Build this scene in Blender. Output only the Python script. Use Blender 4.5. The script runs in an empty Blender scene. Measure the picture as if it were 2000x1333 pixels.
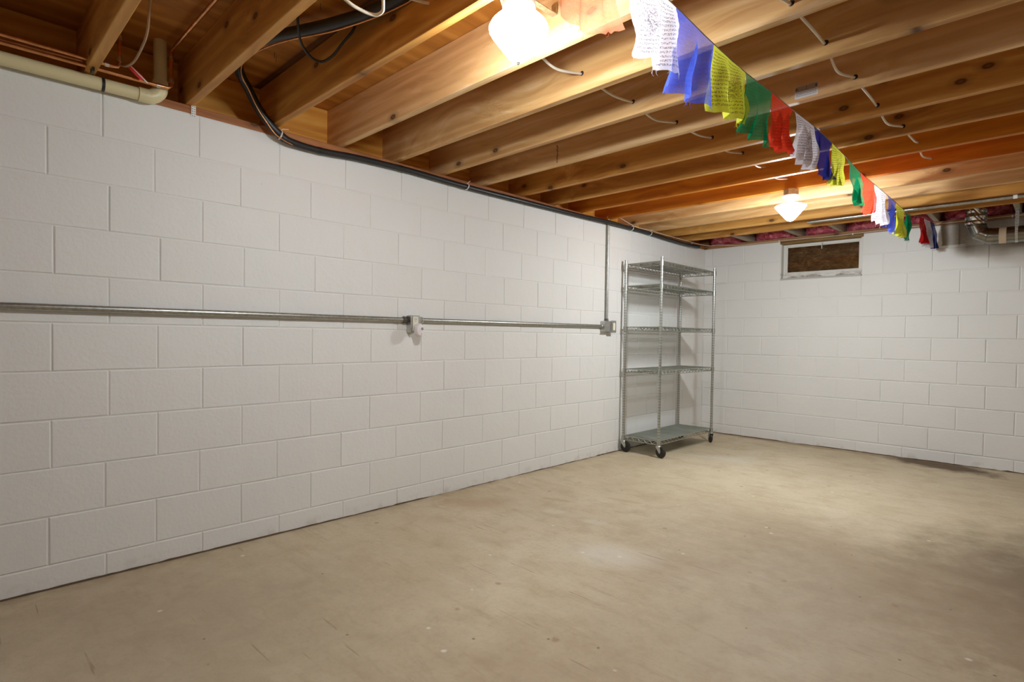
import bpy, math, random
from mathutils import Vector, Matrix
R = random.Random(7)
SC = bpy.context.scene
COL = SC.collection

# ------------------------------------------------------------------ camera
cam_d = bpy.data.cameras.new('camera'); cam = bpy.data.objects.new('camera', cam_d); COL.objects.link(cam)
yaw, pitch, roll = -.77248, -.021915, .013498
F = Vector((math.sin(yaw)*math.cos(pitch), math.cos(yaw)*math.cos(pitch), math.sin(pitch)))
r_ = F.cross(Vector((0, 0, 1))).normalized(); u_ = r_.cross(F)
rr = r_*math.cos(roll)+u_*math.sin(roll); uu = -r_*math.sin(roll)+u_*math.cos(roll)
M = Matrix((rr, uu, -F)).transposed().to_4x4(); M.translation = Vector((2.9985, -6.2941, 1.0886))
cam.matrix_world = M
cam_d.sensor_width = 36; cam_d.lens = 36*1093.49/2000; cam_d.shift_y = 14.358/2000
cam_d.clip_start = .02
SC.camera = cam
SC.view_settings.view_transform = 'Standard'; SC.view_settings.look = 'None'
SC.view_settings.gamma = 1; SC.view_settings.use_curve_mapping = False
SC.view_settings.exposure = 0.53
SC.cycles.max_bounces = 10; SC.cycles.diffuse_bounces = 6
SC.cycles.sample_clamp_indirect = 6

# ------------------------------------------------------------------ light
w = bpy.data.worlds.new('world'); SC.world = w; w.use_nodes = True
w.node_tree.nodes['Background'].inputs[0].default_value = (.95, 1, .98, 1)
w.node_tree.nodes['Background'].inputs[1].default_value = .01
LAMP_POWER = 150.0          # strength of the two glass shades in view
FILL_POWER = 5.0         # W, each unseen fill light added outside the frame

# ------------------------------------------------------------------ materials
def mat(name, base=(.8, .8, .8), rough=.6, metal=0., spec=.5):
    m = bpy.data.materials.new(name); m.use_nodes = True
    b = m.node_tree.nodes['Principled BSDF']
    b.inputs['Base Color'].default_value = (*base, 1); b.inputs['Roughness'].default_value = rough
    b.inputs['Metallic'].default_value = metal; b.inputs['Specular IOR Level'].default_value = spec
    return m
class N:
    def __init__(s, m): s.t = m.node_tree; s.b = s.t.nodes['Principled BSDF']
    def n(s, typ, **k):
        x = s.t.nodes.new('ShaderNode'+typ)
        for a, v in k.items():
            if a.startswith('i_'):
                key = a[2:]; key = int(key) if key.isdigit() else key.replace('_', ' ')
                if hasattr(v, 'bl_idname') or isinstance(v, bpy.types.NodeSocket): s.t.links.new(v, x.inputs[key])
                else: x.inputs[key].default_value = v
            else: setattr(x, a, v)
        return x
    def l(s, a, b): s.t.links.new(a, b)
    def co(s, kind='Object'): return s.n('TexCoord').outputs[kind]
    def mp(s, v, scale=(1, 1, 1), loc=(0, 0, 0), rot=(0, 0, 0)):
        x = s.n('Mapping'); s.l(v, x.inputs[0])
        x.inputs['Scale'].default_value = scale; x.inputs['Location'].default_value = loc; x.inputs['Rotation'].default_value = rot
        return x.outputs[0]
    def noise(s, v, sc=5, det=4, rough=.5, dist=0.):
        x = s.n('TexNoise'); s.l(v, x.inputs['Vector']); x.inputs['Scale'].default_value = sc
        x.inputs['Detail'].default_value = det; x.inputs['Roughness'].default_value = rough; x.inputs['Distortion'].default_value = dist
        return x.outputs[0]
    def ramp(s, f, stops, interp='LINEAR'):
        x = s.n('ValToRGB'); s.l(f, x.inputs[0]); e = x.color_ramp.elements; x.color_ramp.interpolation = interp
        while len(e) < len(stops): e.new(.5)
        for q, (p, c) in zip(e, stops): q.position = p; q.color = (*c, 1) if len(c) == 3 else c
        return x.outputs[0]
    def step(s, f, a, b): return s.ramp(f, [(a, (0, 0, 0)), (b, (1, 1, 1))])
    def math(s, op, a, b=0., clamp=False):
        x = s.n('Math', operation=op); x.use_clamp = clamp
        for i, v in enumerate((a, b)):
            if isinstance(v, bpy.types.NodeSocket): s.l(v, x.inputs[i])
            else: x.inputs[i].default_value = v
        return x.outputs[0]
    def mix(s, f, a, b, bt='MIX'):
        x = s.n('Mix', data_type='RGBA', blend_type=bt)
        for i, v in ((0, f), (6, a), (7, b)):
            if isinstance(v, bpy.types.NodeSocket): s.l(v, x.inputs[i])
            elif isinstance(v, (int, float)): x.inputs[i].default_value = v
            else: x.inputs[i].default_value = (*v, 1)
        return x.outputs[2]
    def sep(s, v): x = s.n('SeparateXYZ'); s.l(v, x.inputs[0]); return x.outputs
    def comb(s, a, b, c):
        x = s.n('CombineXYZ')
        for i, v in enumerate((a, b, c)):
            if isinstance(v, bpy.types.NodeSocket): s.l(v, x.inputs[i])
            else: x.inputs[i].default_value = v
        return x.outputs[0]
    def bump(s, h, st=.2, d=.01):
        x = s.n('Bump'); s.l(h, x.inputs['Height']); x.inputs['Strength'].default_value = st; x.inputs['Distance'].default_value = d
        s.l(x.outputs[0], s.b.inputs['Normal']); return x
    def base(s, c): s.l(c, s.b.inputs['Base Color'])
    def world(s): return s.n('NewGeometry').outputs['Position']
    def ell(s, pos, cx, cy, rx, ry, ang=0., soft=.5, axes=(0, 1), wob=None):
        """soft elliptical mask 1 inside, 0 outside, in world metres"""
        o = s.sep(pos); dx = s.math('SUBTRACT', o[axes[0]], cx); dy = s.math('SUBTRACT', o[axes[1]], cy)
        c, k = math.cos(ang), math.sin(ang)
        a = s.math('DIVIDE', s.math('ADD', s.math('MULTIPLY', dx, c), s.math('MULTIPLY', dy, k)), rx)
        b = s.math('DIVIDE', s.math('SUBTRACT', s.math('MULTIPLY', dy, c), s.math('MULTIPLY', dx, k)), ry)
        d = s.math('SQRT', s.math('ADD', s.math('MULTIPLY', a, a), s.math('MULTIPLY', b, b)))
        if wob is not None: d = s.math('ADD', d, s.math('MULTIPLY', s.math('SUBTRACT', wob, .5), 1.6))
        return s.math('SUBTRACT', 1., s.math('DIVIDE', s.math('SUBTRACT', d, 1-soft), 2*soft), clamp=True)

def painted_block():
    m = mat('painted_block', rough=.62, spec=.3); g = N(m); p = g.world()
    oi = g.n('ObjectInfo').outputs['Random']
    big = g.noise(p, 1.3, 3, .5); fine = g.noise(p, 60, 5, .6)
    c = g.mix(g.step(big, .3, .7), (.80, .79, .765), (.765, .76, .74))
    c = g.mix(g.math('MULTIPLY', oi, .2), c, (.70, .685, .65))
    pit = g.n('TexVoronoi', feature='F1'); g.l(g.mp(p, (1, 1, 1)), pit.inputs['Vector']); pit.inputs['Scale'].default_value = 26
    sel = g.n('TexWhiteNoise', noise_dimensions='3D'); g.l(pit.outputs['Color'], sel.inputs['Vector'])
    pitm = g.math('MULTIPLY', g.math('LESS_THAN', pit.outputs['Distance'], .055), g.math('GREATER_THAN', sel.outputs['Value'], .955))
    c = g.mix(g.math('MULTIPLY', pitm, .6), c, (.28, .25, .2))
    # grime near the slab
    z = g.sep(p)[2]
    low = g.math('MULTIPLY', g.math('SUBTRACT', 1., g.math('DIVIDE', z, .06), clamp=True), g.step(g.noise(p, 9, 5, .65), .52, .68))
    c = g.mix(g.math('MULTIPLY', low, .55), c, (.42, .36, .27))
    # bare concrete where the paint stops, top right of the back wall
    o = g.sep(p); wob = g.noise(p, 7, 5, .6); x, zz = o[0], o[2]
    ed = g.math('ADD', x, g.math('MULTIPLY', g.math('SUBTRACT', wob, .5), .10))
    m1 = g.math('MULTIPLY', g.step(ed, 0, 1), 1.)
    def gt(v, a, s_): return g.math('DIVIDE', g.math('SUBTRACT', v, a), s_, clamp=True)
    m1 = g.math('MULTIPLY', gt(ed, 2.215, .012), gt(zz, 1.945, .01))
    zed = g.math('ADD', zz, g.math('MULTIPLY', g.math('SUBTRACT', g.noise(p, 4, 3, .5), .5), .16))
    m2 = g.math('MULTIPLY', gt(x, 2.31, .10), gt(zed, 1.825, .10))
    wipe = g.ell(p, 2.30, 2.05, .035, .16, 0, .6, (0, 2)); wipe2 = g.ell(p, 2.62, 1.97, .13, .13, .3, .7, (0, 2))
    m12 = g.math('MULTIPLY', g.math('MAXIMUM', m1, m2), g.math('SUBTRACT', 1., g.math('MAXIMUM', g.math('MULTIPLY', wipe, .5), g.math('MULTIPLY', wipe2, .5))))
    m12 = g.math('MULTIPLY', m12, g.math('GREATER_THAN', o[1], -.05))
    bare = g.mix(g.step(g.noise(p, 30, 5, .7), .3, .7), (.20, .16, .115), (.30, .25, .19))
    c = g.mix(g.math('MULTIPLY', m12, .97), c, bare)
    g.base(c)
    h = g.math('ADD', g.math('MULTIPLY', fine, 1.), g.math('MULTIPLY', g.noise(p, 9, 3, .5), 2.5))
    g.bump(g.math('SUBTRACT', h, g.math('MULTIPLY', pitm, 2.)), .28, .004)
    return m
M_BLOCK = painted_block()

def wood(name, dark, mid, light, axis=0, knots=True, scale=1., sat=1.):
    """softwood with grain along the given object axis"""
    m = mat(name, rough=.55, spec=.3); g = N(m); v = g.co('Object')
    rnd = g.n('ObjectInfo').outputs['Random']
    off = g.comb(g.math('MULTIPLY', rnd, 37.), g.math('MULTIPLY', rnd, 91.), g.math('MULTIPLY', rnd, 53.))
    x = g.n('VectorMath', operation='ADD'); g.l(v, x.inputs[0]); g.l(off, x.inputs[1]); v = x.outputs[0]
    s_ = [14, 14, 14]; s_[axis] = .9
    warp = g.noise(g.mp(v, tuple(2.2 if i != axis else .8 for i in range(3))), 1.0, 2, .5)
    sv = g.mp(v, tuple(s_))
    a = g.n('VectorMath', operation='ADD'); g.l(sv, a.inputs[0])
    g.l(g.comb(0., g.math('MULTIPLY', warp, 6.), g.math('MULTIPLY', warp, 6.)), a.inputs[1]); gv = a.outputs[0]
    o_ = g.sep(gv); ax = [q for q in range(3) if q != axis]
    wv = g.n('TexWave', wave_type='RINGS', rings_direction='XYZ'[axis], wave_profile='SIN')
    sr = [3.2, 3.2, 3.2]; sr[axis] = .16
    wo = g.n('VectorMath', operation='ADD'); g.l(g.mp(v, tuple(sr)), wo.inputs[0]); wo.inputs[1].default_value = (0, .9, 1.3)
    g.l(wo.outputs[0], wv.inputs['Vector']); wv.inputs['Scale'].default_value = 2.2*scale; wv.inputs['Distortion'].default_value = 11
    wv.inputs['Detail'].default_value = 2.5; wv.inputs['Detail Scale'].default_value = .6
    ring = wv.outputs['Fac']
    grain = g.noise(gv, 1.6*scale, 4, .55, .4)
    grain = g.math('ADD', g.math('MULTIPLY', grain, .72), g.math('MULTIPLY', g.math('SUBTRACT', 1., g.math('POWER', ring, 1.6)), .17))
    fine = g.noise(g.mp(v, tuple(160 if i != axis else 4 for i in range(3))), 1., 3, .6)
    c = g.ramp(grain, [(.24, light), (.42, mid), (.62, dark)])
    c = g.mix(g.math('MULTIPLY', fine, .35), c, tuple(q*.55 for q in mid), 'MIX')
    tone = g.noise(v, .7, 2, .5)
    c = g.mix(g.math('MULTIPLY', g.step(tone, .35, .7), .30), c, tuple(q*1.12 for q in light))
    hgt = fine
    if knots:
        ks = [9, 9, 9]; ks[axis] = 5.0
        vo = g.n('TexVoronoi', feature='F1', voronoi_dimensions='2D'); vs_ = g.sep(g.mp(v, tuple(ks)))
        g.l(g.comb(vs_[axis], vs_[2], 0.), vo.inputs['Vector']); vo.inputs['Scale'].default_value = .62
        vo.inputs['Randomness'].default_value = 1
        wn = g.n('TexWhiteNoise', noise_dimensions='3D'); g.l(vo.outputs['Color'], wn.inputs['Vector'])
        has = g.math('GREATER_THAN', wn.outputs['Value'], .70)
        d = vo.outputs['Distance']
        k1 = g.math('MULTIPLY', g.ramp(d, [(.0, (.75, .75, .75)), (.05, (1, 1, 1)), (.085, (.35, .35, .35)), (.19, (0, 0, 0))]), has)
        c = g.mix(g.math('MULTIPLY', k1, .95), c, (.07, .022, .006))
        st = g.step(g.noise(g.mp(v, tuple(3. if i != axis else .9 for i in range(3))), 3., 5, .7, 1.), .64, .80)
        c = g.mix(g.math('MULTIPLY', st, .45), c, (.16, .06, .02))
    g.base(c); g.bump(hgt, .15, .002)
    return m
M_JOIST = wood('joist_fir', (.36, .13, .020), (.58, .26, .050), (.74, .42, .125))
M_JPALE = wood('joist_pale_fir', (.48, .22, .06), (.69, .40, .15), (.84, .60, .34))
M_JORANGE = wood('joist_orange_fir', (.38, .10, .005), (.56, .18, .010), (.68, .27, .025))
M_RIM = wood('rim_fir', (.54, .20, .022), (.74, .34, .05), (.84, .46, .10), axis=1)
M_SILL = wood('sill_plate_wood', (.26, .08, .025), (.38, .14, .045), (.50, .22, .08), axis=1)
M_SILLX = wood('sill_plate_wood_back', (.20, .08, .035), (.30, .14, .06), (.42, .22, .10), axis=0)
M_PLY = wood('plywood', (.34, .12, .015), (.52, .20, .030), (.66, .31, .065), axis=1, scale=.6)
M_GREYWOOD = wood('weathered_blocking', (.30, .25, .18), (.42, .36, .27), (.52, .46, .36), axis=1, knots=False)
M_ROUGH = wood('rotted_header', (.05, .025, .008), (.17, .085, .02), (.32, .19, .05), axis=0, knots=False, scale=2.5)

def floor_mat():
    m = mat('concrete_floor', rough=.5, spec=.35); g = N(m); p = g.world()
    n1 = g.noise(p, .9, 5, .6, .6); n2 = g.noise(p, 5, 6, .65, .4); n3 = g.noise(p, 45, 5, .7)
    sv = g.mp(p, (1.2, 5.5, 1), rot=(0, 0, .35)); n4 = g.noise(sv, 2.2, 6, .7, .3)
    c = g.mix(g.step(n1, .35, .68), (.60, .51, .36), (.50, .405, .265))
    c = g.mix(g.math('MULTIPLY', g.step(n2, .47, .70), .50), c, (.40, .30, .185))
    c = g.mix(g.math('MULTIPLY', g.step(n4, .54, .74), .50), c, (.35, .245, .14))
    c = g.mix(g.math('MULTIPLY', g.ramp(n4, [(.26, (1, 1, 1)), (.46, (0, 0, 0))]), .32), c, (.66, .58, .45))
    c = g.mix(g.math('MULTIPLY', g.step(g.noise(p, 2.3, 3, .5), .6, .8), .35), c, (.66, .59, .48))
    c = g.mix(g.math('MULTIPLY', g.step(n3, .50, .75), .38), c, (.33, .25, .16))
    wob = g.noise(p, 7, 5, .65)
    def st(cx, cy, rx, ry, ang, soft, k, colr):
        nonlocal c
        c = g.mix(g.math('MULTIPLY', g.ell(p, cx, cy, rx, ry, ang, soft, wob=wob), k), c, colr)
    st(2.25, -.13, .42, .17, -.28, .35, 1., (.12, .075, .035))       # damp mark under the back wall
    st(.95, -.05, .75, .06, -.06, .5, .55, (.30, .18, .08))
    st(.32, -3.87, .22, .10, .6, .5, .45, (.38, .23, .12))
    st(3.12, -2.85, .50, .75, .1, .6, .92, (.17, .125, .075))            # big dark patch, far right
    st(2.75, -3.45, 1.0, .65, -.2, .6, .50, (.31, .22, .13)); st(2.1, -4.3, .6, .3, .9, .6, .35, (.33, .235, .145))
    st(2.30, -3.25, .75, .30, -.5, .6, .38, (.34, .245, .15))
    st(1.75, -3.85, .34, .16, 1.0, .5, .28, (.40, .28, .20))
    st(1.30, -5.3, .9, .5, .3, .8, .25, (.40, .30, .18))
    st(.55, -5.6, .8, .45, 1.2, .7, .45, (.34, .26, .17)); st(1.0, -5.7, .9, .5, .4, .8, .40, (.33, .26, .18)); st(1.9, -4.9, .5, .22, .7, .6, .40, (.36, .25, .15))  # first two put the near-left light falloff into the floor colour
    st(.78, -3.62, .07, .04, .6, .3, .5, (.64, .58, .47)); st(1.07, -3.6, .07, .035, .4, .3, .5, (.64, .58, .47))
    st(1.42, -3.95, .18, .12, .5, .6, .45, (.72, .68, .60))
    st(.85, -1.3, .28, .13, .4, .6, .35, (.66, .62, .54))
    st(.62, -3.42, .10, .03, .3, .3, .45, (.40, .27, .13)); st(.95, -3.1, .11, .03, .2, .3, .4, (.42, .28, .13))
    for scl, thr, siz, k, colr in ((7, .80, .13, .6, (.30, .19, .10)), (15, .86, .10, .75, (.16, .09, .04)), (11, .93, .14, .6, (.80, .76, .66))):
        vo = g.n('TexVoronoi', feature='F1'); g.l(g.mp(p, (1, 1, 0), loc=(scl, 0, 0)), vo.inputs['Vector']); vo.inputs['Scale'].default_value = scl
        wn = g.n('TexWhiteNoise', noise_dimensions='3D'); g.l(vo.outputs['Color'], wn.inputs['Vector'])
        dd = g.math('ADD', vo.outputs['Distance'], g.math('MULTIPLY', g.math('SUBTRACT', g.noise(p, 40, 3, .6), .5), .12))
        mk = g.math('MULTIPLY', g.math('SUBTRACT', 1., g.math('DIVIDE', dd, siz), clamp=True), g.math('GREATER_THAN', wn.outputs['Value'], thr))
        c = g.mix(g.math('MULTIPLY', g.math('MULTIPLY', mk, 2., clamp=True), k), c, colr)
    # thin scratches
    for rot, off in ((.5, 0), (-.25, 3.), (1.2, 7.)):
        vv = g.mp(p, (1.6, 34, 1), loc=(off, off, 0), rot=(0, 0, rot)); k = g.noise(vv, 1.3, 2, .4)
        msk = g.math('MULTIPLY', g.ramp(k, [(.735, (0, 0, 0)), (.75, (1, 1, 1)), (.765, (1, 1, 1)), (.78, (0, 0, 0))]), .55)
        c = g.mix(msk, c, (.24, .16, .09))
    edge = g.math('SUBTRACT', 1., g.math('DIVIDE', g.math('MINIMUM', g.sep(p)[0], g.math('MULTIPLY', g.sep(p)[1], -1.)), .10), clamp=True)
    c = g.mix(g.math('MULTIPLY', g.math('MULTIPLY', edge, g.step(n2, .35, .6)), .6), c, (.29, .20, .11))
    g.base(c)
    g.l(g.math('ADD', .42, g.math('MULTIPLY', n2, .3)), g.b.inputs['Roughness'])
    g.bump(g.math('ADD', g.math('MULTIPLY', n3, .6), g.math('MULTIPLY', n2, 2.)), .22, .005)
    return m
M_FLOOR = floor_mat()

def metal(name, c, rough, mottled=True, sc=60):
    m = mat(name, c, rough, 1.); g = N(m)
    if mottled:
        n = g.noise(g.co(), sc, 4, .6)
        g.base(g.mix(g.step(n, .35, .65), tuple(q*.72 for q in c), c)); g.bump(n, .08, .001)
    return m
M_GALV = metal('galvanised_steel', (.60, .61, .58), .38)
M_EMT = metal('conduit_steel', (.47, .47, .43), .40)
M_CHROME = metal('zinc_plated_wire', (.46, .47, .43), .32, False)
M_DUCT = metal('duct_steel', (.30, .29, .26), .26, True, 14)
M_FOIL = metal('foil_tape', (.70, .68, .66), .18, False)
M_COPPER = metal('copper', (.80, .38, .17), .30, True, 30)
M_BRASSY = metal('solder', (.75, .66, .58), .35, True, 90)
M_DARKSTEEL = metal('dark_steel', (.16, .15, .14), .45, False)
def post_mat():
    m = metal('grooved_post', (.52, .53, .50), .38, False); g = N(m)
    z = g.sep(g.world())[2]; f = g.math('FRACT', g.math('DIVIDE', z, .0254)); gr = g.math('LESS_THAN', f, .12)
    g.base(g.mix(gr, (.52, .53, .50), (.13, .13, .12))); return m
M_POST = post_mat()
M_PVC = mat('cream_pipe', (.66, .58, .33), .35); g = N(M_PVC)
g.base(g.mix(g.math('MULTIPLY', g.step(g.noise(g.co(), 9, 4, .6), .58, .72), .45), (.68, .60, .35), (.34, .25, .10)))
M_BLACK = mat('black_plastic', (.012, .012, .012), .35)
M_BLACKCABLE = mat('black_cable', (.014, .014, .015), .42)
M_RUBBER = mat('black_rubber', (.015, .013, .012), .5)
M_WHITE = mat('white_plastic', (.82, .80, .76), .4)
M_IVORY = mat('ivory_plastic', (.80, .76, .62), .4)
M_WIRE = mat('white_cable', (.74, .66, .54), .5)
M_TANWIRE = mat('tan_cable', (.34, .20, .11), .5)
M_DEVICE = mat('lilac_white_plastic', (.80, .75, .76), .35)
M_SENSOR = mat('grey_sensor', (.30, .28, .30), .3)
M_RED = mat('red_plastic', (.75, .02, .02), .45)
M_CERAMIC = mat('white_porcelain', (.86, .84, .80), .25)
M_LINER = mat('grey_shelf_liner', (.42, .45, .40), .5); g = N(M_LINER)
lc = g.mix(g.step(g.noise(g.co(), 6, 4, .5), .35, .7), (.34, .375, .32), (.45, .475, .42)); g.base(lc)
tr = g.n('BsdfTranslucent'); g.l(lc, tr.inputs[0]); tp = g.n('BsdfTransparent')
m1 = g.n('MixShader'); m1.inputs[0].default_value = .45; g.l(g.b.outputs[0], m1.inputs[1]); g.l(tr.outputs[0], m1.inputs[2])
m2 = g.n('MixShader'); g.l(g.math('ADD', .15, g.math('MULTIPLY', g.math('GREATER_THAN', g.sep(g.world())[2], .5), .45)), m2.inputs[0]); g.l(m1.outputs[0], m2.inputs[1]); g.l(tp.outputs[0], m2.inputs[2])
g.l(m2.outputs[0], g.t.nodes['Material Output'].inputs[0])
M_TAPE = mat('beige_tape', (.62, .50, .36), .55)
M_GAP = mat('dirt_gap', (.10, .065, .035), .95)
M_TRIM = mat('window_paint', (.74, .72, .67), .55); g = N(M_TRIM); p_ = g.world()
g.base(g.mix(g.math('MULTIPLY', g.step(g.noise(g.mp(p_, (1, 1, 3)), 9, 6, .75), .44, .62), g.math('MULTIPLY', g.math('SUBTRACT', 1.815, g.sep(p_)[2]), 14., clamp=True)), (.72, .70, .65), (.17, .12, .07)))
M_SILLPAINT = mat('grey_sill_paint', (.50, .48, .45), .7)
def pink_mat():
    m = mat('pink_fibreglass', rough=.95, spec=.1); g = N(m); v = g.co()
    n = g.noise(v, 16, 6, .7, .5); c = g.ramp(n, [(.32, (.28, .02, .04)), (.5, (.72, .14, .19)), (.68, (.90, .42, .44))])
    g.base(c); g.bump(g.noise(v, 30, 6, .75, 1.), .9, .02); return m
M_PINK = pink_mat()
def dirt_board():
    m = mat('dirty_window_board', rough=.8, spec=.2); g = N(m); p = g.world()
    n = g.noise(g.mp(p, (1, 1, 1.5)), 13, 9, .86); n2 = g.noise(p, 70, 5, .8)
    streak = g.noise(g.mp(p, (1, 1, 14)), 4, 3, .6)
    c = g.ramp(n, [(.3, (.02, .011, .006)), (.47, (.13, .06, .025)), (.62, (.34, .19, .09)), (.8, (.75, .58, .42))])
    c = g.mix(g.math('MULTIPLY', g.step(streak, .4, .6), .5), c, (.055, .032, .012))
    c = g.mix(g.math('MULTIPLY', g.step(n2, .66, .76), .5), c, (.42, .32, .22))
    g.base(c); g.bump(n, .6, .02); return m
M_DIRT = dirt_board()
M_GLASS = mat('window_glass', (1, 1, 1), .03); M_GLASS.node_tree.nodes['Principled BSDF'].inputs['Transmission Weight'].default_value = 1
M_GLASS.node_tree.nodes['Principled BSDF'].inputs['IOR'].default_value = 1.45
M_WALLP = mat('plain_white_wall', (.76, .745, .71), .7)
M_WALLP2 = M_WALLP
def shade_mat(power):
    m = bpy.data.materials.new('lit_opal_glass'); m.use_nodes = True; t = m.node_tree; t.nodes.clear()
    e = t.nodes.new('ShaderNodeEmission'); e.inputs[0].default_value = (.92, 1, 1.03, 1); e.inputs[1].default_value = power
    o = t.nodes.new('ShaderNodeOutputMaterial'); t.links.new(e.outputs[0], o.inputs[0]); return m
M_SHADE = shade_mat(LAMP_POWER*1.6); M_SHADE_TOP = shade_mat(12.); M_SHADE_UP = shade_mat(LAMP_POWER*.35)
M_SHADE_FAR = shade_mat(LAMP_POWER*1.6)

def cloth(name, c, ink, density, sheer):
    m = bpy.data.materials.new(name); m.use_nodes = True; g = N(m); t = m.node_tree
    uv = g.n('UVMap', uv_map='uv').outputs[0]; o = g.sep(uv)
    rnd = g.n('ObjectInfo').outputs['Random']
    rows = g.math('FRACT', g.math('MULTIPLY', o[1], 17.)); line = g.math('MULTIPLY', g.math('GREATER_THAN', rows, .32), g.math('LESS_THAN', rows, .86))
    v = g.n('VectorMath', operation='ADD'); g.l(g.mp(uv, (95, 51, 1)), v.inputs[0]); g.l(g.comb(g.math('MULTIPLY', rnd, 50.), 0., 0.), v.inputs[1])
    k = g.noise(v.outputs[0], 1., 2, .7)
    inkm = g.math('MULTIPLY', g.step(k, .47, .55), line)
    blot = g.step(g.noise(g.mp(uv, (26, 22, 1)), 1., 4, .8, 1.5), .46, .58)
    dx = g.math('SUBTRACT', o[0], .5); dy = g.math('SUBTRACT', o[1], .5)
    dc = g.math('SQRT', g.math('ADD', g.math('MULTIPLY', dx, dx), g.math('MULTIPLY', dy, dy)))
    cen = g.math('LESS_THAN', dc, .21)
    inkm = g.mix(cen, inkm, blot)
    marg = g.math('MULTIPLY', g.math('LESS_THAN', g.math('ABSOLUTE', dx), .43), g.math('LESS_THAN', g.math('ABSOLUTE', dy), .44))
    inkm = g.math('MULTIPLY', g.math('MULTIPLY', inkm, marg), density)
    weave = g.noise(g.mp(uv, (260, 260, 1)), 1., 1, .5)
    colr = g.mix(inkm, c, ink)
    g.base(colr); g.b.inputs['Roughness'].default_value = .9; g.b.inputs['Specular IOR Level'].default_value = .1
    tr = g.n('BsdfTranslucent'); g.l(colr, tr.inputs[0])
    tp = g.n('BsdfTransparent')
    m1 = g.n('MixShader'); m1.inputs[0].default_value = .45; g.l(g.b.outputs[0], m1.inputs[1]); g.l(tr.outputs[0], m1.inputs[2])
    m2 = g.n('MixShader'); g.l(g.math('MULTIPLY', g.step(weave, .42, .62), sheer), m2.inputs[0]); g.l(m1.outputs[0], m2.inputs[1]); g.l(tp.outputs[0], m2.inputs[2])
    g.l(m2.outputs[0], t.nodes['Material Output'].inputs[0]); return m
FL = {'white': cloth('flag_white', (.78, .74, .80), (.10, .08, .12), .8, .25),
      'blue': cloth('flag_blue', (.08, .13, .68), (.02, .03, .22), .35, .62),
      'navy': cloth('flag_navy', (.02, .03, .25), (.01, .01, .08), .3, .25),
      'yellow': cloth('flag_yellow', (.78, .80, .08), (.16, .15, .03), .85, .15),
      'green': cloth('flag_green', (.0, .26, .10), (.0, .06, .03), .5, .45),
      'red': cloth('flag_red', (.85, .06, .025), (.35, .02, .01), .6, .22),
      'dark red': cloth('flag_dark_red', (.55, .02, .02), (.2, .01, .01), .4, .15),
      'orange': cloth('flag_orange', (.90, .26, .14), (.55, .09, .05), .3, .62)}

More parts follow.
